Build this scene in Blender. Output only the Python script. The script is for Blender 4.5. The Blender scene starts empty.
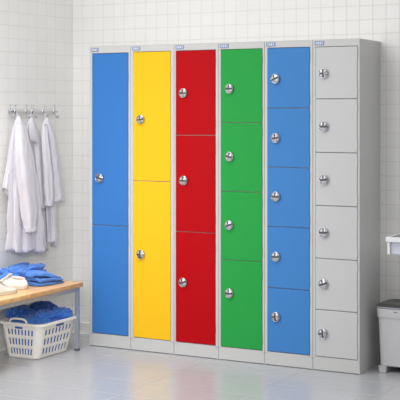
import bpy, bmesh, math, random
from mathutils import Vector, Matrix, noise
random.seed(7)
scene = bpy.context.scene
col = scene.collection
PI = math.pi

# ------------------------------------------------------------------ camera
CAM = Vector((4.1542, -6.3107, 1.4569)); YAW = 0.4901; F = 1196.5; CY = 113.74
cd = bpy.data.cameras.new('camera'); cam = bpy.data.objects.new('camera', cd); col.objects.link(cam)
cam.location = CAM; cam.rotation_euler = (PI/2, 0, YAW)
cd.sensor_width = 36; cd.sensor_fit = 'HORIZONTAL'; cd.lens = F/400*36; cd.shift_y = -(200-CY)/400
cd.clip_start = .05; cd.clip_end = 60
scene.camera = cam
CO, SI = math.cos(YAW), math.sin(YAW)

def ray(px, py):
    return Vector((-SI, CO, 0)) + Vector((CO, SI, 0))*((px-200)/F) + Vector((0, 0, 1))*((CY-py)/F)
def at_plane(px, py, n, d):                 # measured point of the place on the plane n.p = d
    r = ray(px, py); n = Vector(n); t = (d - n.dot(CAM))/n.dot(r); return CAM + r*t
def at_y(px, py, y=0.0): return at_plane(px, py, (0, 1, 0), y)
def at_z(px, py, z=0.0): return at_plane(px, py, (0, 0, 1), z)

D = .341           # plane of the back wall, lockers are this deep
XC = -.362         # corner with the left wall
LS = .061          # slight skew of the left wall
H = 1.878
def at_w(px, py, v=0.0):                    # on a plane v in front of the left wall
    return at_plane(px, py, (1, -LS, 0), XC - LS*D + v)
def wall_pt(u, v, z):                       # u = world y along the left wall
    return Vector((XC - LS*(D-u) + v, u, z))

# ------------------------------------------------------------------ materials
def srgb(h):
    h = h.lstrip('#'); c = [int(h[i:i+2], 16)/255 for i in (0, 2, 4)]
    return tuple(x/12.92 if x <= .04045 else ((x+.055)/1.055)**2.4 for x in c) + (1,)
def mat(name, colr, rough=.5, metal=0, spec=.5, bump=0, bscale=40, var=0, vscale=3, sheen=0, coat=0, alpha=1):
    m = bpy.data.materials.new(name); m.use_nodes = True
    nt = m.node_tree; b = nt.nodes['Principled BSDF']
    c = srgb(colr)
    b.inputs['Base Color'].default_value = c
    b.inputs['Roughness'].default_value = rough; b.inputs['Metallic'].default_value = metal
    b.inputs['Specular IOR Level'].default_value = spec
    b.inputs['Sheen Weight'].default_value = sheen; b.inputs['Coat Weight'].default_value = coat
    tc = nt.nodes.new('ShaderNodeTexCoord')
    if var:
        n = nt.nodes.new('ShaderNodeTexNoise'); n.inputs['Scale'].default_value = vscale; n.inputs['Detail'].default_value = 4
        mx = nt.nodes.new('ShaderNodeMix'); mx.data_type = 'RGBA'
        mx.inputs[6].default_value = tuple(x*(1-var) for x in c[:3])+(1,)
        mx.inputs[7].default_value = tuple(min(1, x*(1+var)) for x in c[:3])+(1,)
        nt.links.new(tc.outputs['Object'], n.inputs['Vector']); nt.links.new(n.outputs['Fac'], mx.inputs[0])
        nt.links.new(mx.outputs[2], b.inputs['Base Color'])
    if bump:
        n2 = nt.nodes.new('ShaderNodeTexNoise'); n2.inputs['Scale'].default_value = bscale; n2.inputs['Detail'].default_value = 3
        bp = nt.nodes.new('ShaderNodeBump'); bp.inputs['Strength'].default_value = bump; bp.inputs['Distance'].default_value = .002
        nt.links.new(tc.outputs['Object'], n2.inputs['Vector']); nt.links.new(n2.outputs['Fac'], bp.inputs['Height'])
        nt.links.new(bp.outputs['Normal'], b.inputs['Normal'])
    return m

def math_node(nt, op, a, b=None, c=None):
    n = nt.nodes.new('ShaderNodeMath'); n.operation = op
    for i, v in enumerate((a, b, c)):
        if v is None: continue
        if isinstance(v, (int, float)): n.inputs[i].default_value = v
        else: nt.links.new(v, n.inputs[i])
    return n.outputs[0]

def tile_mat(name, au, av, tu, tv, ou, ov, grout_w, tile_c, grout_c, rough, var, bump, cloud=0.0, spec=.5):
    """square ceramic tiles in object space; au/av choose the two axes"""
    m = bpy.data.materials.new(name); m.use_nodes = True
    nt = m.node_tree; b = nt.nodes['Principled BSDF']; L = nt.links.new
    tc = nt.nodes.new('ShaderNodeTexCoord'); sp = nt.nodes.new('ShaderNodeSeparateXYZ'); L(tc.outputs['Object'], sp.inputs[0])
    def cell(ax, t, o):
        s = math_node(nt, 'DIVIDE', math_node(nt, 'SUBTRACT', sp.outputs[ax], o), t)
        f = math_node(nt, 'FRACT', s); fl = math_node(nt, 'FLOOR', s)
        d = math_node(nt, 'MULTIPLY', math_node(nt, 'MINIMUM', f, math_node(nt, 'SUBTRACT', 1, f)), t)
        return d, fl
    d1, f1 = cell(au, tu, ou); d2, f2 = cell(av, tv, ov)
    d = math_node(nt, 'MINIMUM', d1, d2)
    mr = nt.nodes.new('ShaderNodeMapRange'); mr.interpolation_type = 'SMOOTHSTEP'
    L(d, mr.inputs['Value']); mr.inputs['From Min'].default_value = grout_w*.5; mr.inputs['From Max'].default_value = grout_w
    cb = nt.nodes.new('ShaderNodeCombineXYZ'); L(f1, cb.inputs[0]); L(f2, cb.inputs[1])
    wn = nt.nodes.new('ShaderNodeTexWhiteNoise'); wn.noise_dimensions = '3D'; L(cb.outputs[0], wn.inputs['Vector'])
    g = srgb(tile_c)
    mx = nt.nodes.new('ShaderNodeMix'); mx.data_type = 'RGBA'
    mx.inputs[6].default_value = tuple(x*(1-var) for x in g[:3])+(1,); mx.inputs[7].default_value = tuple(min(1, x*(1+var)) for x in g[:3])+(1,)
    fac = wn.outputs['Value']
    if cloud:
        n = nt.nodes.new('ShaderNodeTexNoise'); n.inputs['Scale'].default_value = 3.5; n.inputs['Detail'].default_value = 6; n.inputs['Roughness'].default_value = .65
        L(tc.outputs['Object'], n.inputs['Vector'])
        fac = math_node(nt, 'ADD', math_node(nt, 'MULTIPLY', fac, 1-cloud), math_node(nt, 'MULTIPLY', n.outputs['Fac'], cloud))
    L(fac, mx.inputs[0])
    m2 = nt.nodes.new('ShaderNodeMix'); m2.data_type = 'RGBA'; m2.inputs[6].default_value = srgb(grout_c)
    L(mr.outputs[0], m2.inputs[0]); L(mx.outputs[2], m2.inputs[7]); L(m2.outputs[2], b.inputs['Base Color'])
    b.inputs['Roughness'].default_value = rough; b.inputs['Specular IOR Level'].default_value = spec
    rr = math_node(nt, 'ADD', math_node(nt, 'MULTIPLY', mr.outputs[0], rough-.6), .6); L(rr, b.inputs['Roughness'])
    bp = nt.nodes.new('ShaderNodeBump'); bp.inputs['Strength'].default_value = bump; bp.inputs['Distance'].default_value = .002
    L(mr.outputs[0], bp.inputs['Height']); L(bp.outputs['Normal'], b.inputs['Normal'])
    return m

M = {}
M['blue'] = mat('blue_powder_coat', '#3B78C0', .34, spec=.12, bump=.04, bscale=500)
M['blue2'] = mat('mid_blue_powder_coat', '#4482C4', .34, spec=.12, bump=.04, bscale=500)
M['yellow'] = mat('yellow_powder_coat', '#F2BE22', .34, spec=.12, bump=.04, bscale=500)
M['red'] = mat('red_powder_coat', '#B3020E', .34, spec=.12, bump=.04, bscale=500)
M['green'] = mat('green_powder_coat', '#2A9C47', .34, spec=.12, bump=.04, bscale=500)
M['pale'] = mat('pale_grey_powder_coat', '#C6C6C7', .4, bump=.04, bscale=500)
M['frame'] = mat('light_grey_steel', '#C6C6C5', .4, bump=.04, bscale=500)
M['chrome'] = mat('polished_steel', '#C6C7CB', .2, metal=1)
M['knob_dark'] = mat('shaded_recess_steel', '#575658', .45)  # dark colour stands in for shade and dark reflections in the grooves
M['plate'] = mat('slate_blue_label', '#8590B2', .4)
M['plate_mark'] = mat('label_print', '#D2D8E8', .5)
M['wood'] = None
M['steel'] = mat('grey_blue_steel_frame', '#A3AAB2', .38, metal=.35)
M['rubber'] = mat('grey_rubber', '#5A5C5E', .7)
M['plastic'] = mat('white_plastic', '#E6E4DF', .35)
M['coat'] = mat('white_cotton', '#D4D1D8', .85, bump=.25, bscale=260, sheen=.2)
M['coat_in'] = mat('white_cotton_trim', '#E6E2E8', .85)
M['scrub'] = mat('blue_cotton', '#4A80D0', .85, bump=.3, bscale=300, var=.08, vscale=25, sheen=.15)
M['scrub2'] = mat('bright_blue_cotton', '#3A78D2', .85, bump=.3, bscale=300, var=.08, vscale=25, sheen=.15)
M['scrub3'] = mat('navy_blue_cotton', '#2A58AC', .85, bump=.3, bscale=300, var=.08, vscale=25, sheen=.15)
M['shoe'] = mat('white_leather', '#DDD9D3', .5, bump=.1, bscale=200)
M['sole'] = mat('cream_rubber_sole', '#CFC4B2', .6)
M['lining'] = mat('beige_shoe_lining', '#B8A290', .9)
M['lace'] = mat('off_white_lace', '#E0DAD2', .9)
M['bin'] = mat('bin_white_plastic', '#C6C5C8', .35)
M['lid'] = mat('dark_grey_lid', '#474846', .3)
M['lidrim'] = mat('pale_lid_rim', '#A9ABB2', .25)
M['counter'] = mat('white_laminate', '#EDEDF2', .3)
M['apron'] = mat('pale_blue_grey_laminate', '#D5D8E2', .35)
M['top'] = mat('grey_green_worktop', '#6E746C', .25)
M['mark'] = mat('grey_print', '#4A4A50', .6)
M['button'] = mat('pearl_button', '#D4D0D6', .3)
M['skirt'] = mat('cream_tile_skirting', '#DAD8D2', .25)

def wood():
    m = bpy.data.materials.new('beech_wood'); m.use_nodes = True; nt = m.node_tree; b = nt.nodes['Principled BSDF']; L = nt.links.new
    tc = nt.nodes.new('ShaderNodeTexCoord'); mp = nt.nodes.new('ShaderNodeMapping'); mp.inputs['Scale'].default_value = (14, 1.1, 14)
    L(tc.outputs['Object'], mp.inputs[0])
    n = nt.nodes.new('ShaderNodeTexNoise'); n.inputs['Scale'].default_value = 3; n.inputs['Detail'].default_value = 7; n.inputs['Distortion'].default_value = .6
    L(mp.outputs[0], n.inputs['Vector'])
    r = nt.nodes.new('ShaderNodeValToRGB'); r.color_ramp.elements[0].position = .3; r.color_ramp.elements[0].color = srgb('#D6A56E')
    r.color_ramp.elements[1].position = .72; r.color_ramp.elements[1].color = srgb('#EFC795'); L(n.outputs['Fac'], r.inputs[0])
    # stave joints
    sp = nt.nodes.new('ShaderNodeSeparateXYZ'); L(tc.outputs['Object'], sp.inputs[0])
    f = math_node(nt, 'FRACT', math_node(nt, 'DIVIDE', sp.outputs[0], .062))
    e = math_node(nt, 'LESS_THAN', f, .03)
    mx = nt.nodes.new('ShaderNodeMix'); mx.data_type = 'RGBA'; L(math_node(nt, 'MULTIPLY', e, .35), mx.inputs[0]); L(r.outputs[0], mx.inputs[6]); mx.inputs[7].default_value = srgb('#8F6238')
    L(mx.outputs[2], b.inputs['Base Color']); b.inputs['Roughness'].default_value = .42
    return m
M['wood'] = wood()

# ------------------------------------------------------------------ helpers
def finish(name, bm, m, parent=None, smooth=True, angle=35, recalc=True):
    if recalc: bmesh.ops.recalc_face_normals(bm, faces=bm.faces)
    me = bpy.data.meshes.new(name); bm.to_mesh(me); bm.free()
    ms = m if isinstance(m, (list, tuple)) else [m]
    for x in ms: me.materials.append(x)
    if smooth:
        for p in me.polygons: p.use_smooth = True
        me.set_sharp_from_angle(angle=math.radians(angle))
    o = bpy.data.objects.new(name, me); col.objects.link(o)
    if parent: o.parent = parent
    return o
def tag(o, label=None, cat=None, group=None, kind=None):
    if label: o['label'] = label
    if cat: o['category'] = cat
    if group: o['group'] = group
    if kind: o['kind'] = kind
    return o
def empty(name, loc, label, cat, group=None, rz=0):
    o = bpy.data.objects.new(name, None); o.empty_display_size = .05; col.objects.link(o)
    o.location = loc; o.rotation_euler = (0, 0, rz); return tag(o, label, cat, group)
def box(bm, x0, x1, y0, y1, z0, z1, bev=0, seg=1, mi=0):
    t = bmesh.new()
    vs = [t.verts.new((x, y, z)) for x in (x0, x1) for y in (y0, y1) for z in (z0, z1)]
    for f in ((0, 1, 3, 2), (4, 6, 7, 5), (0, 4, 5, 1), (2, 3, 7, 6), (0, 2, 6, 4), (1, 5, 7, 3)):
        t.faces.new([vs[i] for i in f])
    if bev: bmesh.ops.bevel(t, geom=list(t.edges), offset=bev, segments=seg, profile=.5, affect='EDGES')
    for f in t.faces: f.material_index = mi
    merge(bm, t)
def merge(bm, t, mtx=None):
    if mtx is not None: bmesh.ops.transform(t, matrix=mtx, verts=t.verts)
    me = bpy.data.meshes.new('tmp'); t.to_mesh(me); t.free(); bm.from_mesh(me); bpy.data.meshes.remove(me)
def frame_of(d):
    d = d.normalized(); up = Vector((0, 0, 1)) if abs(d.z) < .9 else Vector((1, 0, 0))
    a = d.cross(up).normalized(); return a, d.cross(a).normalized()
def tube(bm, pts, rad, n=10, caps=True, closed=False, sx=1, sy=1):
    pts = [Vector(p) for p in pts]; N = len(pts); rings = []
    a = None
    for i, p in enumerate(pts):
        if closed: d = pts[(i+1) % N]-pts[i-1]
        else: d = pts[min(i+1, N-1)]-pts[max(i-1, 0)]
        d.normalize()
        if a is None: a, b = frame_of(d)
        else:
            a = (a - d*a.dot(d)).normalized(); b = d.cross(a).normalized()
        r = rad[i] if isinstance(rad, (list, tuple)) else rad
        rings.append([bm.verts.new(p + a*math.cos(t)*r*sx + b*math.sin(t)*r*sy) for t in [2*PI*k/n for k in range(n)]])
    for i in range(N if closed else N-1):
        A, B = rings[i], rings[(i+1) % N]
        for k in range(n): bm.faces.new((A[k], A[(k+1) % n], B[(k+1) % n], B[k]))
    if caps and not closed:
        bm.faces.new(rings[0]); bm.faces.new(rings[-1][::-1])
def lathe(bm, prof, n=24, mtx=None, mi=0):      # profile (r, h) around z
    t = bmesh.new(); rings = []
    for r, h in prof:
        if r < 1e-6: rings.append([t.verts.new((0, 0, h))])
        else: rings.append([t.verts.new((r*math.cos(2*PI*k/n), r*math.sin(2*PI*k/n), h)) for k in range(n)])
    for A, B in zip(rings, rings[1:]):
        for k in range(n):
            k2 = (k+1) % n
            if len(A) == 1 and len(B) == 1: continue
            if len(A) == 1: t.faces.new((A[0], B[k], B[k2]))
            elif len(B) == 1: t.faces.new((A[k], A[k2], B[0]))
            else: t.faces.new((A[k], A[k2], B[k2], B[k]))
    for f in t.faces: f.material_index = mi
    merge(bm, t, mtx)
def loft(bm, rings, closed=True, cap0=False, cap1=False):
    R = [[bm.verts.new(p) for p in r] for r in rings]
    for A, B in zip(R, R[1:]):
        n = len(A)
        for k in range(n if closed else n-1): bm.faces.new((A[k], A[(k+1) % n], B[(k+1) % n], B[k]))
    if cap0: bm.faces.new(R[0][::-1])
    if cap1: bm.faces.new(R[-1])
    return R
def smooth_interp(keys, t):                     # keys: list of (t, values...)
    if t <= keys[0][0]: return keys[0][1:]
    for i in range(len(keys)-1):
        if t <= keys[i+1][0]:
            k0 = keys[max(i-1, 0)]; k1 = keys[i]; k2 = keys[i+1]; k3 = keys[min(i+2, len(keys)-1)]
            h = k2[0]-k1[0]; s = (t-k1[0])/h; out = []
            for a in range(1, len(k1)):
                m1 = (k2[a]-k0[a])/max(k2[0]-k0[0], 1e-9)*h; m2 = (k3[a]-k1[a])/max(k3[0]-k1[0], 1e-9)*h
                out.append((2*s**3-3*s*s+1)*k1[a]+(s**3-2*s*s+s)*m1+(-2*s**3+3*s*s)*k2[a]+(s**3-s*s)*m2)
            return out
    return keys[-1][1:]

# ------------------------------------------------------------------ the setting
bm = bmesh.new(); box(bm, -1.6, 4.6, -9.0, D+.14, -.1, 0)
fl = finish('floor', bm, tile_mat('grey_floor_tile', 0, 1, .60, .30, .27, -.13, .005, '#AEAFB3', '#A5A5A7', .25, .06, .05, .8, .6), smooth=False)
tag(fl, kind='structure')
bm = bmesh.new(); box(bm, XC-.15, 3.6, D, D+.12, 0, 2.75)
wb = finish('wall_back', bm, tile_mat('white_wall_tile', 0, 2, .0812, .0830, .046, 2.0+.0085, .0034, '#EAE9E7', '#D8D7D2', .22, .010, .15), smooth=False)
tag(wb, kind='structure')
YE = -1.75
bm = bmesh.new()
p = [(wall_pt(D, 0, 0).x, D), (wall_pt(YE, 0, 0).x, YE), (wall_pt(YE, 0, 0).x-.15, YE), (wall_pt(D, 0, 0).x-.15, D)]
lo = [bm.verts.new((x, y, 0)) for x, y in p]; hi = [bm.verts.new((x, y, 2.75)) for x, y in p]
bm.faces.new(lo); bm.faces.new(hi)
for k in range(4): bm.faces.new((lo[k], lo[(k+1) % 4], hi[(k+1) % 4], hi[k]))
wl = finish('wall_left', bm, tile_mat('white_side_wall_tile', 1, 2, .0935, .0830, .348, 2.0+.0085, .0034, '#EFEEEC', '#DDDCD7', .22, .010, .15), smooth=False)
tag(wl, kind='structure')
# skirting: thin coved tile course
bm = bmesh.new(); prof = [(0, .075), (.004, .074), (.010, .066), (.011, .02), (.016, .006), (.022, 0), (0, 0)]
loft(bm, [[(x, D-a, h) for a, h in prof] for x in (XC, -.002)], cap0=True, cap1=True)
loft(bm, [[(x, D-a, h) for a, h in prof] for x in (1.80, 3.5)], cap0=True, cap1=True)
tag(finish('baseboard_back', bm, M['skirt']), kind='structure')
bm = bmesh.new()
loft(bm, [[wall_pt(u, a, h) for a, h in prof] for u in (YE, D)], cap0=True, cap1=True)
tag(finish('baseboard_left', bm, M['skirt']), kind='structure')

# ------------------------------------------------------------------ lockers
XB = [-.001, .303, .609, .911, 1.212, 1.515, 1.798]
# colour, door x pixels, header/sill y pixels at the door's left edge, split y pixels, knob pixels
LK = [
 ('blue', 'blue', (92.4, 128.2), 53.8, 332.4, [224.6], [(98.5, 178)]),
 ('yellow', 'yellow', (133.6, 170.6), 52.2, 336.9, [180.6], [(139.6, 119.5), (140.0, 254.6)]),
 ('red', 'red', (176, 215.4), 51.0, 341.4, [135, 231.2], [(182.5, 93), (182.8, 180.6), (182.3, 282.6)]),
 ('green', 'green', (221, 262.2), 49.8, 346.2, [122.6, 191, 259.2], [(228.5, 88.6), (228.6, 156.6), (228.3, 225.3), (228.3, 293.5)]),
 ('blue', 'blue2', (267.7, 309.6), 48.3, 350.9, [108.2, 167.1, 226.3, 287.3], [(274.6, 78.8), (274.8, 138), (275, 196.6), (275, 256.8), (275, 317)]),
 ('pale grey', 'pale', (315.8, 357.3), 47.2, 355.8, [99, 152.4, 205.3, 258, 309.2], [(323, 73.3), (323.2, 126.5), (323.4, 179.8), (323.2, 232.7), (322.8, 284.3), (322.4, 333.8)]),
]
LABELS = [
 'tall grey locker with two blue doors, at the corner end beside the bench',
 'grey locker with two yellow doors, between the blue and the red locker',
 'grey locker with three red doors, second to the right of the blue two-door one',
 'grey locker with four green doors, between the red and the five-door blue locker',
 'grey locker with five small blue doors, beside the pale grey one',
 'all pale grey locker with six small doors, at the bin end of the row',
]
def knob(parent, x, z, y, rot):
    Mx = Matrix.Translation((x, y, z)) @ Matrix.Rotation(PI/2, 4, 'X')
    bm = bmesh.new(); prof = [(0, 0), (.0285, 0), (.0292, .0015), (.0292, .0070), (.0286, .0095), (.0276, .0118), (.0262, .0128), (.0250, .0124), (.0245, .0105), (0, .0105)]
    lathe(bm, prof, 36, Mx)
    k = finish('lock_knob', bm, M['chrome'], parent, angle=25)
    bm = bmesh.new(); lathe(bm, [(0, .0104), (.0246, .0104), (.0246, .0109), (0, .0109)], 24, Mx)
    finish('recess', bm, M['knob_dark'], k)
    # domed quadrants left standing between the dark grip grooves
    bm = bmesh.new()
    for a, h in ((.80+rot, .56), (2.34+rot, .56), (-PI/2+rot, 1.32)):
        t = bmesh.new(); N = 14
        c = Vector((.0052*math.cos(a), .0062*math.sin(a)))
        out = [(c.x, c.y)] + [(.0242*math.cos(a+q), .0242*math.sin(a+q)) for q in [(-h+2*h*j/N) for j in range(N+1)]]
        lo = [t.verts.new((p[0], p[1], .0106)) for p in out]
        hi = [t.verts.new((c.x*1.2+(p[0]-c.x*1.2)*.92, c.y*1.2+(p[1]-c.y*1.2)*.92, .0142+(.0045 if n_ == 0 else 0))) for n_, p in enumerate(out)]
        t.faces.new(lo[::-1]); ctr = t.verts.new((.011*math.cos(a), .011*math.sin(a), .0178))
        for j in range(len(out)):
            t.faces.new((lo[j], lo[(j+1) % len(out)], hi[(j+1) % len(out)], hi[j])); t.faces.new((hi[j], hi[(j+1) % len(out)], ctr))
        merge(bm, t, Mx)
    finish('grip', bm, M['chrome'], k, angle=40)
    return k
for i, (cname, cm, (dx0, dx1), yt, yb, splits, knobs) in enumerate(LK):
    x0, x1 = XB[i]+.0013, XB[i+1]-.0013
    root = empty('locker', ((x0+x1)/2, D/2, 0), LABELS[i], 'locker', 'row of steel lockers')
    ox, oy = (x0+x1)/2, D/2
    X0, X1 = at_y(dx0, 200).x, at_y(dx1, 200).x
    zs = [at_y(dx0, yt).z] + [at_y(dx0, s).z for s in splits] + [at_y(dx0, yb).z]
    zt, zb = zs[0], zs[-1]
    T = .0012
    bm = bmesh.new()
    # shell
    box(bm, x0-ox, x0-ox+T, .0-oy, D-oy-.001, 0, H); box(bm, x1-ox-T, x1-ox, -oy, D-oy-.001, 0, H)
    box(bm, x0-ox+T, x1-ox-T, D-oy-.003, D-oy-.001, 0, H)
    box(bm, x0-ox+T, x1-ox-T, .0-oy, D-oy-.003, H-T, H); box(bm, x0-ox+T, x1-ox-T, .0-oy, D-oy-.003, zb-.012, zb-.010)
    # front frame: stiles, header, plinth, rails
    g = .0022
    box(bm, x0-ox+T, X0-ox-g, -oy, .03-oy, .0035, H-T); box(bm, X1-ox+g, x1-ox-T, -oy, .03-oy, .0035, H-T)
    box(bm, X0-ox-g-.001, X1-ox+g+.001, .0002-oy, .03-oy, zt+g, H-.0002-T, .0008); box(bm, X0-ox-g-.001, X1-ox+g+.001, .0002-oy, .03-oy, .0035, zb-g, .0008)
    for z in zs[1:-1]: box(bm, X0-ox-g, X1-ox+g, .012-oy, .03-oy, z-.012, z+.012)
    finish('carcass', bm, M['frame'], root, angle=30)
    for j in range(len(zs)-1):
        za, zc = zs[j+1]+(.0021 if j < len(zs)-2 else .001), zs[j]-(.0021 if j else .001)
        bm = bmesh.new(); box(bm, X0-ox, X1-ox, -.003-oy, .013-oy, za, zc, .0018)
        dr = finish('door', bm, M[cm], root, angle=30); dr['label'] = '%s locker door' % cname
        for zz in (za+(zc-za)*.14, zc-(zc-za)*.14):
            bm = bmesh.new(); hl = .022
            tube(bm, [(X1-ox+.0008, -.0032-oy, zz-hl), (X1-ox+.0008, -.0032-oy, zz-.001)], .0024, 8)
            tube(bm, [(X1-ox+.0008, -.0032-oy, zz+.001), (X1-ox+.0008, -.0032-oy, zz+hl)], .0024, 8)
            finish('hinge', bm, M[cm], dr)
        for kx, ky in knobs:
            q = at_y(kx, ky, -.018)
            if za < q.z < zc: knob(dr, q.x-ox, q.z, -.003-oy, random.choice([0.0, .15, -.2, PI/2+.1, .35]))
    # number plate with four pale illegible marks
    pz = (H+zt)/2+.001; px = x0+.010
    bm = bmesh.new(); box(bm, px-ox, px-ox+.058, -.0022-oy, .0-oy, pz-.0115, pz+.0115, .0008)
    pl = finish('number_plate', bm, M['plate'], root); pl['label'] = 'small slate blue label plate'
    bm = bmesh.new()
    for k, w in enumerate((.0065, .008, .0075, .005)):
        cx = px-ox+.0115+k*.0118
        box(bm, cx-w/2, cx+w/2, -.0027-oy, -.0021-oy, pz-.0070, pz+.0070, .0002)
    finish('plate_marking', bm, M['plate_mark'], pl)

# ------------------------------------------------------------------ bench
BZ = .42
fr = at_z(83.3, 281.8, BZ); fl_ = at_z(0, 300.5, BZ)
ang = math.atan2(-(fr.x-fl_.x), fr.y-fl_.y)      # slight rotation of the bench
bench = empty('bench', (fr.x, fr.y, 0), 'wooden slab bench on a grey steel frame against the tiled side wall', 'bench', rz=ang)
BW, BL = .355, 1.35                               # local: x from -BW to 0, y from -BL to 0
bm = bmesh.new(); box(bm, -BW, 0, -BL, 0, BZ-.030, BZ, .004, 3)
finish('seat_board', bm, M['wood'], bench, angle=30)
bm = bmesh.new(); s = .024; t0, t1 = BZ-.030-.026, BZ-.0302
box(bm, -.012-s, -.012, -BL+.02, -.020, t0, t1, .0015); box(bm, -BW+.012, -BW+.012+s, -BL+.02, -.020, t0, t1, .0015)
for yy in (-BL+.02, -.020-s): box(bm, -BW+.012+s, -.012-s, yy, yy+s, t0, t1, .0015)
finish('frame_rail', bm, M['steel'], bench, angle=30)
for lx in (-.012-s, -BW+.012):
    for ly in (-BL+.02, -.020-s):
        bm = bmesh.new(); box(bm, lx, lx+s, ly, ly+s, .008, t0+.001, .0015)
        lg = finish('leg', bm, M['steel'], bench, angle=30)
        bm = bmesh.new(); box(bm, lx-.0015, lx+s+.0015, ly-.0015, ly+s+.0015, 0, .014, .002)
        finish('foot_cap', bm, M['rubber'], lg)

# ------------------------------------------------------------------ laundry basket
bn = at_z(37, 360.3); br = at_z(69, 350.8); blf = at_z(7.0, 356.6)
tn = at_z(37.5, 325.0, .208); tr = at_z(76, 317.2, .208); tl = at_z(0.5, 321.2, .208)
BB = (blf.x, bn.x, bn.y, br.y); TT = (tl.x-.004, tn.x+.026, tn.y-.004, tr.y+.055)
bc = Vector(((BB[0]+BB[1])/2, (BB[2]+BB[3])/2, 0)); HB = .205
basket = empty('laundry_basket', bc, 'white slotted plastic laundry basket full of blue clothes, under the bench', 'laundry basket')
def rrect(x0, x1, y0, y1, r, cols_x, cols_y, cs=6):
    """rounded rectangle path; flats carry the given break fractions. returns (points, tags)"""
    P = []
    sides = [((x0+r, y0), (x1-r, y0), cols_x, (x1-r, y0+r), -PI/2), ((x1, y0+r), (x1, y1-r), cols_y, (x1-r, y1-r), 0),
             ((x1-r, y1), (x0+r, y1), cols_x, (x0+r, y1-r), PI/2), ((x0, y1-r), (x0, y0+r), cols_y, (x0+r, y0+r), PI)]
    for a, b, cols, c, a0 in sides:
        for f in cols: P.append((a[0]+(b[0]-a[0])*f, a[1]+(b[1]-a[1])*f))
        for k in range(1, cs): P.append((c[0]+r*math.cos(a0+PI/2*k/cs), c[1]+r*math.sin(a0+PI/2*k/cs)))
    return P
def slots(n, m=.05, fr_=.46):
    w = (1-2*m)/(n+(n-1)*(1-fr_)/fr_); gp = w*(1-fr_)/fr_; c = [0.0]; sl = []
    x = m
    for k in range(n):
        c.append(x); sl.append(len(c)-1); c.append(x+w); x += w+gp
    c.append(1.0); return c, sl
NXs, NYs = 8, 8
cx_, sx_ = slots(NXs); cy_, sy_ = slots(NYs)
zl = [0.0, .006, .024, .060, .080, .118, .138, .170, .184, .196, .205]
rowslot = (2, 4, 6)
def ringb(z, grow=0):
    f = z/HB; f = f**.92 if f > 0 else 0
    x0, x1, y0, y1 = [BB[k]+(TT[k]-BB[k])*f for k in range(4)]
    g = grow - (.006 if z == 0 else 0)
    return [(x-bc.x, y-bc.y, z) for x, y in rrect(x0-g, x1+g, y0-g, y1+g, .034+.01*f, cx_, cy_)]
bm = bmesh.new()
R = [[bm.verts.new(p) for p in ringb(z)] for z in zl]
n = len(R[0]); nx, ny = len(cx_)+5, len(cy_)+5
slotcols = set()
for base, sl in ((0, sx_), (nx, sy_), (nx+ny, sx_), (2*nx+ny, sy_)):
    for q in sl: slotcols.add(base+q)
hand = set(range(3*2-1+0, 1))                     # (none)
for r in range(len(zl)-1):
    for k in range(n):
        if r in rowslot and k in slotcols: continue
        bm.faces.new((R[r][k], R[r][(k+1) % n], R[r+1][(k+1) % n], R[r+1][k]))
bm.faces.new(R[0][::-1])
bk = finish('basket_body', bm, M['plastic'], basket, angle=50)
md = bk.modifiers.new('thickness', 'SOLIDIFY'); md.thickness = .0035; md.offset = -1
md = bk.modifiers.new('soft_edge', 'BEVEL'); md.width = .001; md.segments = 2; md.limit_method = 'ANGLE'
# rim
bm = bmesh.new(); P0 = [Vector(p) for p in ringb(HB)]
cen = Vector((sum(p.x for p in P0)/n, sum(p.y for p in P0)/n, HB))
prof = [(-.002, -.002), (-.002, .004), (.003, .007), (.011, .006), (.015, .001), (.014, -.010), (.011, -.010), (.0105, -.002)]
rings = []
for k in range(n):
    d = P0[(k+1) % n]-P0[k-1]; nrm = Vector((d.y, -d.x, 0)).normalized()
    rings.append([P0[k]+nrm*a+Vector((0, 0, b)) for a, b in prof])
rings.append(rings[0]); loft(bm, rings); bmesh.ops.remove_doubles(bm, verts=bm.verts, dist=1e-5)
finish('rim', bm, M['plastic'], basket, angle=50)
# handles: raised loop on the two short ends
for (yy, sgn) in ((TT[2]-.005, -1), (TT[3]+.005, 1)):
    xm = (TT[0]+TT[1])/2-.012; w = .062; bm = bmesh.new(); pts = []
    for k in range(17):
        a = PI*k/16; pts.append((xm-w*(abs(math.cos(a))**.55)*(1 if math.cos(a) > 0 else -1)-bc.x, yy-bc.y-sgn*0.004, HB-.008+.038*math.sin(a)**.6))
    tube(bm, pts, .0062, 10); finish('handle', bm, M['plastic'], basket)
# blue slot under the handle zone is a grip opening in the wall: shallow dark recess frame
for (a, b, nm) in (('x', TT[2]-.001, 'grip_slot'), ('y', TT[1]+.001, 'grip_slot')):
    bm = bmesh.new()
    if a == 'x': box(bm, (TT[0]+TT[1])/2-.035-bc.x, (TT[0]+TT[1])/2+.02-bc.x, b-bc.y-.0015, b-bc.y+.004, .1755, .1875, .001)
    else: box(bm, b-bc.x-.004, b-bc.x+.0015, (TT[2]+TT[3])/2-.035-bc.y, (TT[2]+TT[3])/2+.04-bc.y, .1775, .1895, .001)
    o = finish(nm, bm, M['scrub3'], basket); o['label'] = 'open grip slot showing blue cloth'

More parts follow.
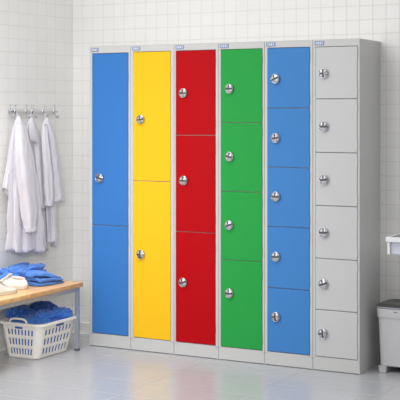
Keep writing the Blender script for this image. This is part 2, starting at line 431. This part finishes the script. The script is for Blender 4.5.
# ------------------------------------------------------------------ crumpled cloth
def crumple(name, c, size, seed, m, zbase, sub=5, amp=.32, freq=2.2, sink=.0, rz=0, boxy=1.0, parent=None):
    """a bundled garment: closed fabric surface with sharp ridged folds, resting on zbase"""
    bm = bmesh.new(); bmesh.ops.create_icosphere(bm, subdivisions=sub, radius=1)
    so = Vector((seed*13.1, seed*7.7, seed*3.3)); rot = Matrix.Rotation(rz, 3, 'Z')
    for v in bm.verts:
        n_ = v.co.normalized(); d_ = Vector((n_.x*1.25, n_.y*.75+n_.x*.5, n_.z*1.1))*freq; q = d_+so
        w = noise.noise_vector(q*.7)*.8
        r1 = min(1, abs(noise.noise(q+w))*2.6)**.75                   # rounded bulges, sharp creases
        r2 = min(1, abs(noise.noise(q*2.1+w*1.3+Vector((5, 2, 1))))*2.4)**.8
        r3 = noise.noise(q*.6+Vector((3, 9, 4)))
        r = 1-amp*.62+amp*(r1*.60+r2*.26+r3*.35)
        e = n_.copy()
        if boxy != 1: e = Vector([math.copysign(abs(x)**boxy, x) for x in n_])
        p = e*r
        p = Vector((p.x*size[0], p.y*size[1], p.z*size[2]))
        p = rot @ p + Vector((c[0], c[1], c[2]))
        if p.z < zbase: p.z = zbase+.0005*(1+noise.noise(q*4))
        v.co = p
    bm_o = Vector((c[0], c[1], zbase))
    for v in bm.verts: v.co -= bm_o
    o = finish(name, bm, m, parent, angle=80); o.location = bm_o
    return o
ymid = (TT[2]+TT[3])/2; xmid = (TT[0]+TT[1])/2
lw = (TT[1]-TT[0])/2; ll = (TT[3]-TT[2])/2
def bag_fill(seed):                                # the mass of cloth packed in the basket, with crests above the rim
    bm = bmesh.new(); rings = []
    N = 64; lay = [(.012, .0), (.02, 0), (.05, 0), (.09, 0), (.13, 0), (.17, 0), (.195, 0)]
    for z, _ in lay:
        f = (z/HB)**.92
        x0, x1, y0, y1 = [BB[k]+(TT[k]-BB[k])*f for k in range(4)]
        ring = []
        for k in range(N):
            a = 2*PI*k/N; ca, sa = math.cos(a), math.sin(a)
            e = .45; xx = math.copysign(abs(ca)**e, ca); yy = math.copysign(abs(sa)**e, sa)
            w = 1+.035*noise.noise(Vector((xx*3, yy*3, z*30+seed)))
            ring.append(((x0+x1)/2+xx*((x1-x0)/2-.012)*w, (y0+y1)/2+yy*((y1-y0)/2-.012)*w, z))
        rings.append(ring)
    x0, x1, y0, y1 = TT; K = 26
    top = rings[-1]; cx, cy = (x0+x1)/2, (y0+y1)/2
    for j in range(1, K):
        s = 1-j/K; ring = []
        for k in range(N):
            x = cx+(top[k][0]-cx)*s; y = cy+(top[k][1]-cy)*s
            q = Vector((x*16, y*16, seed)); w = noise.noise_vector(q*.6)*1.1
            r1 = 1-abs(noise.noise(q+w))*2; r2 = 1-abs(noise.noise(q*2.4+w*2))*2
            z = .192+min(1, (1-s)*3.2)*(.018+.018*r1+.010*r2)
            ring.append((x, y, z))
        rings.append(ring)
    loft(bm, rings, cap0=True, cap1=True)
    for v in bm.verts: v.co -= bc
    return bm
o = finish('garment_pile', bag_fill(3.7), M['scrub2'], angle=80); o.location = bc
tag(o, 'mass of blue clothes packed inside the white laundry basket', 'clothes', kind='stuff')
def gz(px, py, z): q = at_z(px, py, z); return q
specs = [((20, 313), .228, (.085, .11, .046), 1.3, 'scrub2', .3, 'bright blue garment bunched at the handle side of the laundry basket'),
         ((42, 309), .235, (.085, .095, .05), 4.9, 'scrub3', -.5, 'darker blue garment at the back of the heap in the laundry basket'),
         ((45, 316), .225, (.06, .085, .040), 8.2, 'scrub2', .8, 'blue garment in the middle of the heap in the laundry basket'),
         ((60, 314), .226, (.07, .085, .044), 6.6, 'scrub2', 0, 'blue garment nearest the bench leg in the laundry basket')]
for (pp, z, sz, sd, mm, rz, lb) in specs:
    q = gz(pp[0], pp[1], z)
    o = crumple('crumpled_garment', (q.x, q.y, z), sz, sd, M[mm], .195, sub=5, rz=rz, amp=.34, freq=1.5)
    tag(o, lb, 'clothes', 'blue clothes in the laundry basket')

# ------------------------------------------------------------------ clothes on the bench
q = at_w(22, 276, .14)
o = crumple('crumpled_garment', (q.x, q.y+.01, BZ+.030), (.105, .200, .082), 11.4, M['scrub'], BZ+.001, sub=6, rz=.02, amp=.52, freq=1.45, boxy=.8)
tag(o, 'crumpled blue tunic heaped behind the white trainers on the bench', 'clothes')
def folded(name, cx, cy, z0, lx, ly, layers, th, seed, m, rz, label):
    root = empty(name, (cx, cy, z0), label, 'clothes', rz=rz)
    for L in range(layers):
        bm = bmesh.new(); N = 72; e = .5
        sc_ = 1-.05*L; ox_, oy_ = random.uniform(-.006, .006), random.uniform(-.012, .010)-L*.006
        def hgt(x, y):
            q = Vector((x*14+seed, y*11, L*1.3)); w = noise.noise_vector(q)*.6
            return .013*(min(1, abs(noise.noise(Vector((q.x*.9, q.y*.6+q.x*.3, q.z))+w))*2.6)**.75-.5)*(.6+.3*L)
        rings = []
        zc = L*th+th/2
        for (rr, dz) in ((.0, -1), (.5, -1), (.93, -1), (.985, -.75), (1.0, -.25), (1.0, .25), (.985, .7), (.94, .95), (.8, 1), (.62, 1), (.45, 1), (.28, 1), (.12, 1), (.03, 1)):
            if rr == 0: rr = .02
            ring = []
            for k in range(N):
                a = 2*PI*k/N; ca, sa = math.cos(a), math.sin(a)
                xx = math.copysign(abs(ca)**e, ca); yy = math.copysign(abs(sa)**e, sa)
                wob = 1+.10*noise.noise(Vector((xx*2+seed, yy*2, L*3.1)))+.02*noise.noise(Vector((xx*7, yy*7, L+seed)))
                x = ox_+xx*lx/2*sc_*rr*wob; y = oy_+yy*ly/2*sc_*rr*wob
                tilt = 1-.72*(min(1.15, max(0, (y/(ly/2)+1)/2))**1.6)
                h = hgt(x, y) + (.017*max(0, 1-(y/(ly*.5)+.15)**2)*max(0, 1-(x/(lx*.5))**2) if L == layers-1 else 0)
                z = (zc+dz*th*.44+(h if dz > -1 or L else 0)*(1 if L else max(dz, 0)))*tilt
                ring.append((x, y, max(z, 0.0008)))
            rings.append(ring)
        loft(bm, rings, cap0=True, cap1=True)
        finish('fabric_fold', bm, m, root, angle=80)
    return root
q = at_z(49.5, 283.6, BZ)
folded('folded_garment', q.x-.035, q.y-.02, BZ+.0005,   .20, .26, 3, .025, 2.2, M['scrub'], -.06, 'folded blue top lying flat at the locker end of the bench')

# ------------------------------------------------------------------ trainers
def sneaker(name, loc, rz, label, s=1.0):
    """toe towards local +y, length .25"""
    root = empty(name, loc, label, 'shoe', 'pair of white trainers on the bench', rz=rz)
    Lh = .250*s
    # t, half width, centre x, upper height, top flatness
    K = [(0.0, .020, 0, .046), (.06, .030, 0, .062), (.18, .035, 0, .070), (.34, .0365, .001, .074), (.48, .0385, .002, .071), (.60, .0425, .003, .057), (.74, .0445, .004, .044), (.87, .040, .003, .036), (.95, .030, .001, .030), (1.0, .012, 0, .022)]
    def ring(t, gw, z0, topf, n=28):
        w, cx, h = smooth_interp(K, t); out = []
        w = (w+gw)*s; h *= s
        for k in range(n):
            a = 2*PI*k/n; ca, sa = math.cos(a), math.sin(a)
            if sa >= 0:
                wz = sa**.8; f = 1-.42*wz**1.6
                out.append((cx*s+ca*w*f if True else 0, t*Lh-Lh/2, z0+(h-z0)*wz))
            else: out.append((cx*s+math.copysign(abs(ca)**.6, ca)*w, t*Lh-Lh/2, z0*(1-abs(sa)*.2)))
        return out
    bm = bmesh.new(); ts = [0, .01, .03, .06, .1, .15, .2, .26, .32, .38, .44, .5, .56, .62, .68, .74, .8, .86, .91, .95, .98, 1.0]
    loft(bm, [ring(t, -.002, .016*s, 0) for t in ts], cap0=True, cap1=True)
    up = finish('upper', bm, M['shoe'], root, angle=60)
    # collar opening and lining
    bm = bmesh.new(); pts = []
    for k in range(20):
        a = 2*PI*k/20; pts.append((.021*s*math.cos(a), (-.066+.044*math.sin(a))*s, (.0705+.005*math.sin(a))*s))
    tube(bm, pts,   .0036*s, 8, closed=True); finish('collar', bm, M['shoe'], root)
    bm = bmesh.new(); v = [bm.verts.new((p[0]*.98, p[1], p[2]-.0005)) for p in pts]; bm.faces.new(v)
    finish('lining', bm, M['lining'], root)
    # tongue
    bm = bmesh.new()
    loft(bm, [[(x*s, (y+x*x*-3)*s, (z-abs(x)**2*18)*s+dz) for x, dz in ((-.017, 0), (-.009, .001), (0, .0015), (.009, .001), (.017, 0), (.015, -.004), (0, -.003), (-.015, -.004))] for y, z in ((-.024, .094), (-.020, .096), (-.010, .087), (.005, .080), (.02, .071), (.035, .060))], cap0=True, cap1=True)
    finish('tongue', bm, M['shoe'], root, angle=60)
    # laces
    bm = bmesh.new()
    for k in range(5):
        y = -.004+k*.0115; t = (y*s+Lh/2)/Lh; w, cx, h = smooth_interp(K, t)
        z = (h+.006 if k < 4 else h+.004)*s
        tube(bm, [((cx-.024)*s, (y-.001)*s, z-.011*s), ((cx-.014)*s, y*s, z-.001*s), (cx*s, (y+.002)*s, z+.003*s), ((cx+.014)*s, y*s, z-.001*s), ((cx+.024)*s, (y-.001)*s, z-.011*s)], .0028*s, 6)
    for sg in (-1, 1):
        tube(bm, [(0, -.008*s, .090*s), (sg*.010*s, -.010*s, .093*s), (sg*.019*s, -.004*s, .086*s), (sg*.017*s, .006*s, .080*s), (sg*.006*s, -.002*s, .087*s)], .0024*s, 6)
    finish('lace', bm, M['lace'], root)
    # sole
    bm = bmesh.new()
    def srow(t, gw):
        w, cx, h = smooth_interp(K, t); w = (w+gw)*s; y = t*Lh-Lh/2
        tk = .021*s
        return [(cx*s-w, y, .002), (cx*s-w, y, tk), (cx*s-w*.86, y, tk+.001), (cx*s+w*.86, y, tk+.001), (cx*s+w, y, tk), (cx*s+w, y, .002), (cx*s+w*.9, y, 0.0003), (cx*s-w*.9, y, 0.0003)]
    rs = [srow(t, .002) for t in ts]
    rs = [[(p[0]*.7, p[1]-.004*s, p[2]) for p in rs[0]]] + rs + [[(p[0]*.5, p[1]+.004*s, p[2]) for p in rs[-1]]]
    loft(bm, rs, cap0=True, cap1=True); finish('sole', bm, M['sole'], root, angle=50)
    return root
a = at_z(17.5, 292.4, BZ); b = at_z(28.5, 288.8, BZ)
sneaker('trainer', (a.x-.030, a.y-.116, BZ+.0003), -.06, 'white trainer nearest the bench edge, toe towards the lockers', .94)
th2 = 1.86; dv = Vector((-math.sin(th2), math.cos(th2), 0)); hc = Vector((b.x-.004, b.y-.008, 0))+dv*.118
sneaker('trainer', (hc.x, hc.y, BZ+.0003), th2, 'white trainer beside the blue clothes, heel towards the lockers', .94)

# ------------------------------------------------------------------ coat rail
RZ = at_w(30, 111, .012).z
u0, u1 = at_w(9.0, 111).y, at_w(54.5, 111).y
rail = empty('coat_rail', wall_pt((u0+u1)/2, 0, RZ), 'chrome wall rail with six coat hooks on the tiled side wall', 'coat rail')
rl = rail.location.copy()
def W(u, v, z): return wall_pt(u, v, z)-rl
bm = bmesh.new(); rings = []
for u in (u0, u1):
    rings.append([W(u, .010, RZ-.013), W(u, .016, RZ-.013), W(u, .018, RZ-.010), W(u, .018, RZ+.010), W(u, .016, RZ+.013), W(u, .010, RZ+.013)])
loft(bm, rings, cap0=True, cap1=True)
M['railm'] = mat('brushed_pale_steel', '#E4E4E3', .35, metal=.35)
finish('bar', bm, M['railm'], rail)
hooks = [9.6, 15.2, 26.2, 32.2, 43.2, 54.0]
for u in (u0+.006, u1-.006):
    bm = bmesh.new(); Rm = Matrix.Translation(W(u, 0, RZ)) @ Matrix.Rotation(PI/2, 4, 'Y')
    lathe(bm, [(0, 0), (.017, 0), (.018, .004), (.014, .009), (.007, .012), (.006, .018), (.009, .022), (.007, .027), (0, .028)], 20, Rm)
    finish('mounting_rosette', bm, M['chrome'], rail)
HK = []
for hx in hooks:
    u = at_w(hx, 111, .018).y
    P = [(.019, RZ+.036), (.021, RZ+.022), (.024, RZ+.004), (.028, RZ-.014), (.033, RZ-.032), (.040, RZ-.042), (.048, RZ-.040), (.052, RZ-.030)]
    bm = bmesh.new()
    keys = [(i, *p) for i, p in enumerate(P)]
    pts = [W(u, *smooth_interp(keys, j/4)) for j in range(4*(len(P)-1)+1)]
    tube(bm, pts, .0032, 8)
    for e in (pts[0], pts[-1]):
        bmesh.ops.create_uvsphere(bm, u_segments=12, v_segments=8, radius=.0062, matrix=Matrix.Translation(e))
    box_c = W(u, .019, RZ); t = bmesh.new(); box(t, -.003, .004, -.008, .008, -.017, .017, .002); merge(bm, t, Matrix.Translation(box_c))
    finish('hook', bm, M['chrome'], rail, angle=40); HK.append(u)

# ------------------------------------------------------------------ lab coats
def px_rate(px, py, v): return at_w(px+1, py, v).y-at_w(px, py, v).y
def drape(rows, N, folds, seed, amp0, amp1, parent, name, m, origin, steps=46, hem=None, open_end=True, wr=1.0):
    """cloth tube hanging down; rows (py, pxL, pxR, v_centre, b) -> closed rings in wall space"""
    rk = [(r[0], (r[1]+r[2])/2, (r[2]-r[1])/2, r[3], r[4]) for r in rows]
    rings = []; ya, yb = rows[0][0], rows[-1][0]
    for j in range(steps+1):
        t = j/steps; py = ya+(yb-ya)*t
        cx, hw, vc, b = smooth_interp(rk, py)
        cp = at_w(cx, py, vc); rate = px_rate(cx, py, vc)
        # outward displacement also shifts pixels: remove it from the width
        k = .0143/ .0143
        b_px = b/ .0068
        a = math.sqrt(max(hw*hw-b_px*b_px*.8, (hw*.35)**2))*rate
        amp = amp0+(amp1-amp0)*t; ring = []
        for q in range(N):
            th = 2*PI*q/N
            w = noise.noise(Vector((math.cos(th)*1.3+seed, math.sin(th)*1.3, t*1.2+seed)))
            f = 1.15-2.1*abs(math.sin(.5*(folds*th+seed*3+1.8*w+t*.9)))**.8+.5*math.sin(round(folds*1.7)*th+seed+2*w-t*1.2)
            f2 = noise.noise(Vector((math.cos(th)*2.2+seed*2, math.sin(th)*2.2, t*7+seed)))*.55*wr
            r = (1+amp*(f+f2))/(1+amp*.45)
            uu = a*math.cos(th)*r; vv = b*math.sin(th)*(1+amp*1.6*(f+f2))
            z = cp.z
            if hem: z += hem(math.cos(th), t)
            ring.append(wall_pt(cp.y+uu, max(vc+vv, .0035), z)-origin)
        rings.append(ring)
    bm = bmesh.new(); loft(bm, rings, cap0=True)
    o = finish(name, bm, m, parent, angle=70)
    md = o.modifiers.new('cloth_thickness', 'SOLIDIFY'); md.thickness = .0022; md.offset = -1
    return o
def coat(label, hook_px, rows, sleeves, lapel, seed, buttons):
    org = wall_pt(at_w(hook_px[0], hook_px[1], .045).y, .045, at_w(hook_px[0], hook_px[1], .045).z)
    root = empty('lab_coat', org, label, 'coat', 'white coats on the rail')
    drape(rows, 110, 7, seed, .08, .22, root, 'body', M['coat'], org, steps=54, hem=lambda c, t: (-.016*c+.010*math.sin(4*c+seed))*t**6)
    for i, (sr, tilt, cuff) in enumerate(sleeves):
        s = drape(sr, 48, 3, seed+i*2.7+1, .06, .10, root, 'sleeve', M['coat'], org, steps=44, wr=2.2, hem=lambda c, t, k=tilt: -k*t**5*c)
        if cuff:
            y1 = sr[-1][0]; r = sr[-1]
            r0 = [y1-4.2, r[1]+(sr[-2][1]-r[1])*4.2/(y1-sr[-2][0])-.35, r[2]+(sr[-2][2]-r[2])*4.2/(y1-sr[-2][0])+.35, r[3], r[4]+.003]
            drape([r0, [y1+.6, r[1]-.35, r[2]+.35, r[3], r[4]+.003]], 36, 2, seed+i*2.7+1, .04, .05, s, 'cuff', M['coat'], org, steps=4)
    for lp in lapel:
        if len(lp[0]) == 5:
            drape(lp, 40, 3, seed+4, .05, .08, root, 'collar', M['coat'], org, steps=12); continue
        bm = bmesh.new(); rings = []
        for (py, xl, xr, v) in lp:
            A = at_w(xl, py, v); B = at_w(xr, py, v); m_ = (A+B)/2
            rings.append([wall_pt(A.y, v-.004, A.z)-org, wall_pt(m_.y, v+.008, m_.z)-org, wall_pt(B.y, v, B.z)-org, wall_pt(m_.y, v+.003, m_.z)-org])
        loft(bm, rings, cap0=True, cap1=True); bmesh.ops.subdivide_edges(bm, edges=bm.edges, cuts=1, smooth=.6)
        finish('collar', bm, M['coat'], root, angle=60)
    for (bx, by, v) in buttons:
        q = at_w(bx, by, v); bm = bmesh.new()
        lathe(bm, [(0, 0), (.006, 0), (.0065, .0015), (.005, .003), (0, .0025)], 12, Matrix.Translation(wall_pt(q.y, v, q.z)-org) @ Matrix.Rotation(PI/2, 4, 'Y'))
        finish('button', bm, M['button'], root)
    # hanging loop
    q = org; bm = bmesh.new(); pts = [Vector((.0, .008*math.sin(a), .006-.012*math.cos(a)+.008)) for a in [2*PI*k/12 for k in range(12)]]
    tube(bm, pts, .0015, 6, closed=True); finish('hanging_loop', bm, M['coat_in'], root)
    return root
# rear to front
coat('white lab coat on the middle hook, its lapel hanging open between the two others', (31, 117.5),
     [(117, 30.2, 32.2, .045, .006), (122, 28, 34.8, .040, .012), (130, 25.8, 37.2, .036, .018), (142, 26, 39.4, .032, .020), (160, 27, 42.5, .030, .021), (190, 29, 45, .029, .021), (220, 32, 46.6, .029, .021), (249.5, 34, 47.2, .029, .021)],
     [([(131, 33.5, 38.5, .056, .010), (150, 34, 41.5, .062, .014), (180, 36, 44, .064, .014), (208, 37, 45.5, .064, .014)], 0, True)],
     [[(117.5, 30.6, 32.4, .062), (124, 29.4, 35.4, .072), (132, 29.8, 37.2, .080), (140, 31.2, 38.8, .082), (142.8, 35.5, 38.8, .080)]], 5.3,
     [(35.2, 172, .080), (35.8, 186, .080)])
coat('white lab coat on the hook furthest along towards the lockers, both cuffs hanging level', (46, 118),
     [(117.5, 45.2, 47.4, .050, .006), (123, 43.2, 50, .056, .012), (131, 41.8, 52.5, .062, .018), (146, 42, 54.5, .066, .020), (170, 43.5, 56, .070, .020), (205, 46, 56.5, .070, .021), (244, 47.8, 56, .070, .022)],
     [([(126, 42.0, 47.2, .085, .012), (140, 41.2, 48.5, .102, .020), (165, 42.2, 51.2, .112, .024), (190, 43.8, 52.8, .116, .022), (205.5, 44.8, 53.0, .118, .021)], 0, True),
      ([(124, 46.6, 51.0, .076, .012), (140, 48.2, 55.5, .088, .020), (165, 50.5, 59, .094, .024), (188, 53, 62.5, .096, .023), (201, 54.2, 64.4, .098, .022)], .006, True)],
     [[(117.2, 45.0, 47.5, .052, .010), (120, 44.0, 48.9, .056, .015), (124.5, 42.6, 50.6, .060, .020)]], 2.1, [])
coat('white lab coat on the hook furthest from the lockers, long sleeve hanging across its front', (18, 117),
     [(116, 17.2, 19.2, .050, .006), (121, 15.2, 21.8, .060, .014), (128, 13.2, 25.5, .070, .024), (140, 12, 28.5, .080, .030), (160, 11, 33, .090, .034), (190, 9.5, 37.5, .096, .036), (220, 9.6, 40.8, .100, .036), (251.5, 8.8, 42.6, .102, .038)],
     [([(127, 12.6, 18.5, .062, .013), (142, 9.6, 18.5, .060, .022), (160, 6.8, 16.5, .056, .026), (178, 3.6, 13.5, .052, .026), (192, 2.0, 11, .050, .026)], .024, False),
      ([(124, 16, 23.0, .110, .016), (142, 14.0, 28, .138, .030), (165, 14.5, 33, .152, .034), (190, 18, 36.8, .158, .034), (212, 21, 38.4, .160, .032), (231.5, 24.5, 36.8, .160, .026)], -.004, True)],
     [[(115.8, 17.0, 19.4, .052, .010), (119, 15.6, 21.2, .058, .017), (124.5, 13.9, 24.2, .066, .026)]], 0.4,
     [(38.6, 238, .128), (38.0, 214, .126)])

# ------------------------------------------------------------------ bin at the right
b0 = at_z(385.5, 371.2)
bx0, byf = 1.857, .112
binr = empty('pedal_bin', (bx0+.14, (byf+D)/2, 0), 'white plastic bin with a dark grey lid beside the end locker', 'bin')
ox, oy = bx0+.14, (byf+D)/2
HBn = at_y(377, 308.3, byf).z
def rr_ring(x0, x1, y0, y1, r, z, cs=6):
    P = []
    for (cx, cy, a0) in ((x1-r, y0+r, -PI/2), (x1-r, y1-r, 0), (x0+r, y1-r, PI/2), (x0+r, y0+r, PI)):
        for k in range(cs+1): P.append((cx+r*math.cos(a0+PI/2*k/cs)-ox, cy+r*math.sin(a0+PI/2*k/cs)-oy, z))
    return P
xr = bx0+.30; yb_ = D-.026
bm = bmesh.new(); rings = []
for z, ins in ((.036, .016), (.040, .012), (.10, .009), (.20, .006), (HBn-.052, .003), (HBn-.050, .003), (HBn-.049, -.002), (HBn-.006, -.005), (HBn, -.004)):
    rings.append(rr_ring(bx0+ins, xr-ins, byf+ins, yb_-ins*.3, .028, z))
loft(bm, rings, cap0=True, cap1=True)
finish('bin_body', bm, M['bin'], binr, angle=30)
# base skirt: two front and two back feet joined by an arched apron
for fx in (bx0+.013, xr-.013-.052):
    for fy in (byf-.002, yb_-.05):
        bm = bmesh.new(); rings = []
        for z, g in ((0, .004), (.004, .001), (.03, 0), (.037, -.003)):
            rings.append([(fx+a-ox, fy+c-oy, z) for a, c in ((g, g), (.042-g, g), (.042-g, .036-g), (g, .036-g))])
        loft(bm, rings, cap0=True, cap1=True); finish('foot', bm, M['bin'], binr, angle=30)
# lid
bm = bmesh.new(); rings = []
for z, ins in ((HBn+.0005, -.004), (HBn+.004, -.008), (HBn+.009, -.009), (HBn+.0125, -.006)):
    rings.append(rr_ring(bx0+ins, xr-ins, byf+ins, yb_+.004, .034, z))
loft(bm, rings, cap0=True, cap1=True); finish('lid_rim', bm, M['lidrim'], binr, angle=40)
bm = bmesh.new(); rings = []
for z, ins in ((HBn+.0126, -.009), (HBn+.017, -.010), (HBn+.022, -.004), (HBn+.028, .012), (HBn+.030, .03), (HBn+.024, .045)):
    rings.append(rr_ring(bx0+ins, xr-ins, byf+ins, yb_-max(ins, 0)*.6+.003, .034, z))
loft(bm, rings, cap0=True, cap1=True); finish('lid', bm, M['lid'], binr, angle=40)['label'] = 'dark grey lid'
q = at_y(395.6, 312.4, byf-.004); bm = bmesh.new()
for dx in (-.008, -.003, .002, .008):
    box(bm, q.x+dx-.0018-ox, q.x+dx+.0018-ox, byf+.0035-.0088-oy, byf-.0040-oy+.001, q.z-.003, q.z+.003)
finish('badge', bm, M['mark'], binr)['label'] = 'tiny dark badge'

# ------------------------------------------------------------------ wall counter above the bin
cf = at_y(385.6, 237.0, 0.0); zt = cf.z; zb2 = at_y(385.6, 241.8, 0).z; za = at_y(388, 254.4, .01).z
cr = empty('wall_counter', (cf.x+.3, D, zb2), 'white edged counter with grey top fixed to the wall above the bin', 'counter')
ox, oy, oz = cf.x+.3, D, zb2
xe = cf.x+.60
bm = bmesh.new()
e = .012
box(bm, cf.x-ox, xe-ox, 0-oy, e-oy, 0, zt-zb2, .0015); box(bm, cf.x-ox, cf.x+e-ox, e-oy, 0, 0, zt-zb2, .0015); box(bm, xe-e-ox, xe-ox, e-oy, 0, 0, zt-zb2, .0015)
box(bm, cf.x+e-ox, xe-e-ox, e-oy, 0, 0, .004)
finish('edge_trim', bm, M['counter'], cr, angle=30)
bm = bmesh.new(); box(bm, cf.x+e-ox, xe-e-ox, e-oy, 0, .004, zt-zb2-.0015); finish('worktop', bm, M['top'], cr, smooth=False)['label'] = 'grey green top surface'
q = at_y(387.4, 245, .012).x
for sx in (q, xe-.024):
    bm = bmesh.new(); box(bm, sx-ox, sx+.014-ox, .010-oy, 0, za-zb2, 0, .001); finish('side_panel', bm, M['counter'], cr, angle=30)
bm = bmesh.new(); box(bm, q+.014-ox, xe-.024-ox, .026-oy, .040-oy, za-zb2+.002, 0); finish('front_panel', bm, M['apron'], cr, smooth=False)

# ------------------------------------------------------------------ light
w = bpy.data.worlds.new('world'); scene.world = w; w.use_nodes = True
nt = w.node_tree; bg = nt.nodes['Background']; bg.inputs[0].default_value = (1, .995, .985, 1)
tc = nt.nodes.new('ShaderNodeTexCoord')
def lobe(direction, peak):                      # soft bright side of the room's surroundings
    dp = nt.nodes.new('ShaderNodeVectorMath'); dp.operation = 'DOT_PRODUCT'
    dp.inputs[1].default_value = Vector(direction).normalized(); nt.links.new(tc.outputs['Generated'], dp.inputs[0])
    mr = nt.nodes.new('ShaderNodeMapRange'); mr.interpolation_type = 'SMOOTHSTEP'
    mr.inputs['From Min'].default_value = 0; mr.inputs['From Max'].default_value = 1; mr.inputs['To Min'].default_value = 0; mr.inputs['To Max'].default_value = peak
    nt.links.new(dp.outputs['Value'], mr.inputs['Value']); return mr.outputs[0]
tot = math_node(nt, 'ADD', math_node(nt, 'ADD', lobe((0, 0, 1), 1.05), lobe((-1, -.3, .25), 1.12)), .15)
nt.links.new(tot, bg.inputs[1])
def area(name, loc, target, sx, sy, power, colr=(1, 1, 1)):
    l = bpy.data.lights.new(name, 'AREA'); l.shape = 'RECTANGLE'; l.size = sx; l.size_y = sy; l.energy = power; l.color = colr
    o = bpy.data.objects.new(name, l); col.objects.link(o); o.location = loc
    o.rotation_euler = (Vector(target)-Vector(loc)).to_track_quat('-Z', 'Y').to_euler(); return o
area('window_light', (.1, -4.6, 1.6), (.6, .2, .9), 1.9, 2.2, 18, (1, .995, .985))
area('ceiling_light', (.5, -2.0, 3.1), (.4, -.4, .6), 2.2, 1.2, 15)
cl_ = area('bench_fill', (.45, -1.25, 3.1), (.15, -.75, 0), 1.0, .8, 6.5); cl_.data.spread = math.radians(70)  # added fill from above, brightens the bench and the floor at left
sl = area('left_wall_fill', (2.4, -4.2, 1.7), (-.30, -.1, .8), 1.0, 1.0, 7.5); sl.data.spread = math.radians(50)  # added narrow fill, lifts the left wall and the space under the bench

vs = scene.view_settings
vs.view_transform = 'Standard'; vs.look = 'None'; vs.gamma = 1; vs.use_curve_mapping = False; vs.exposure = 0.0
scene.display_settings.display_device = 'sRGB'
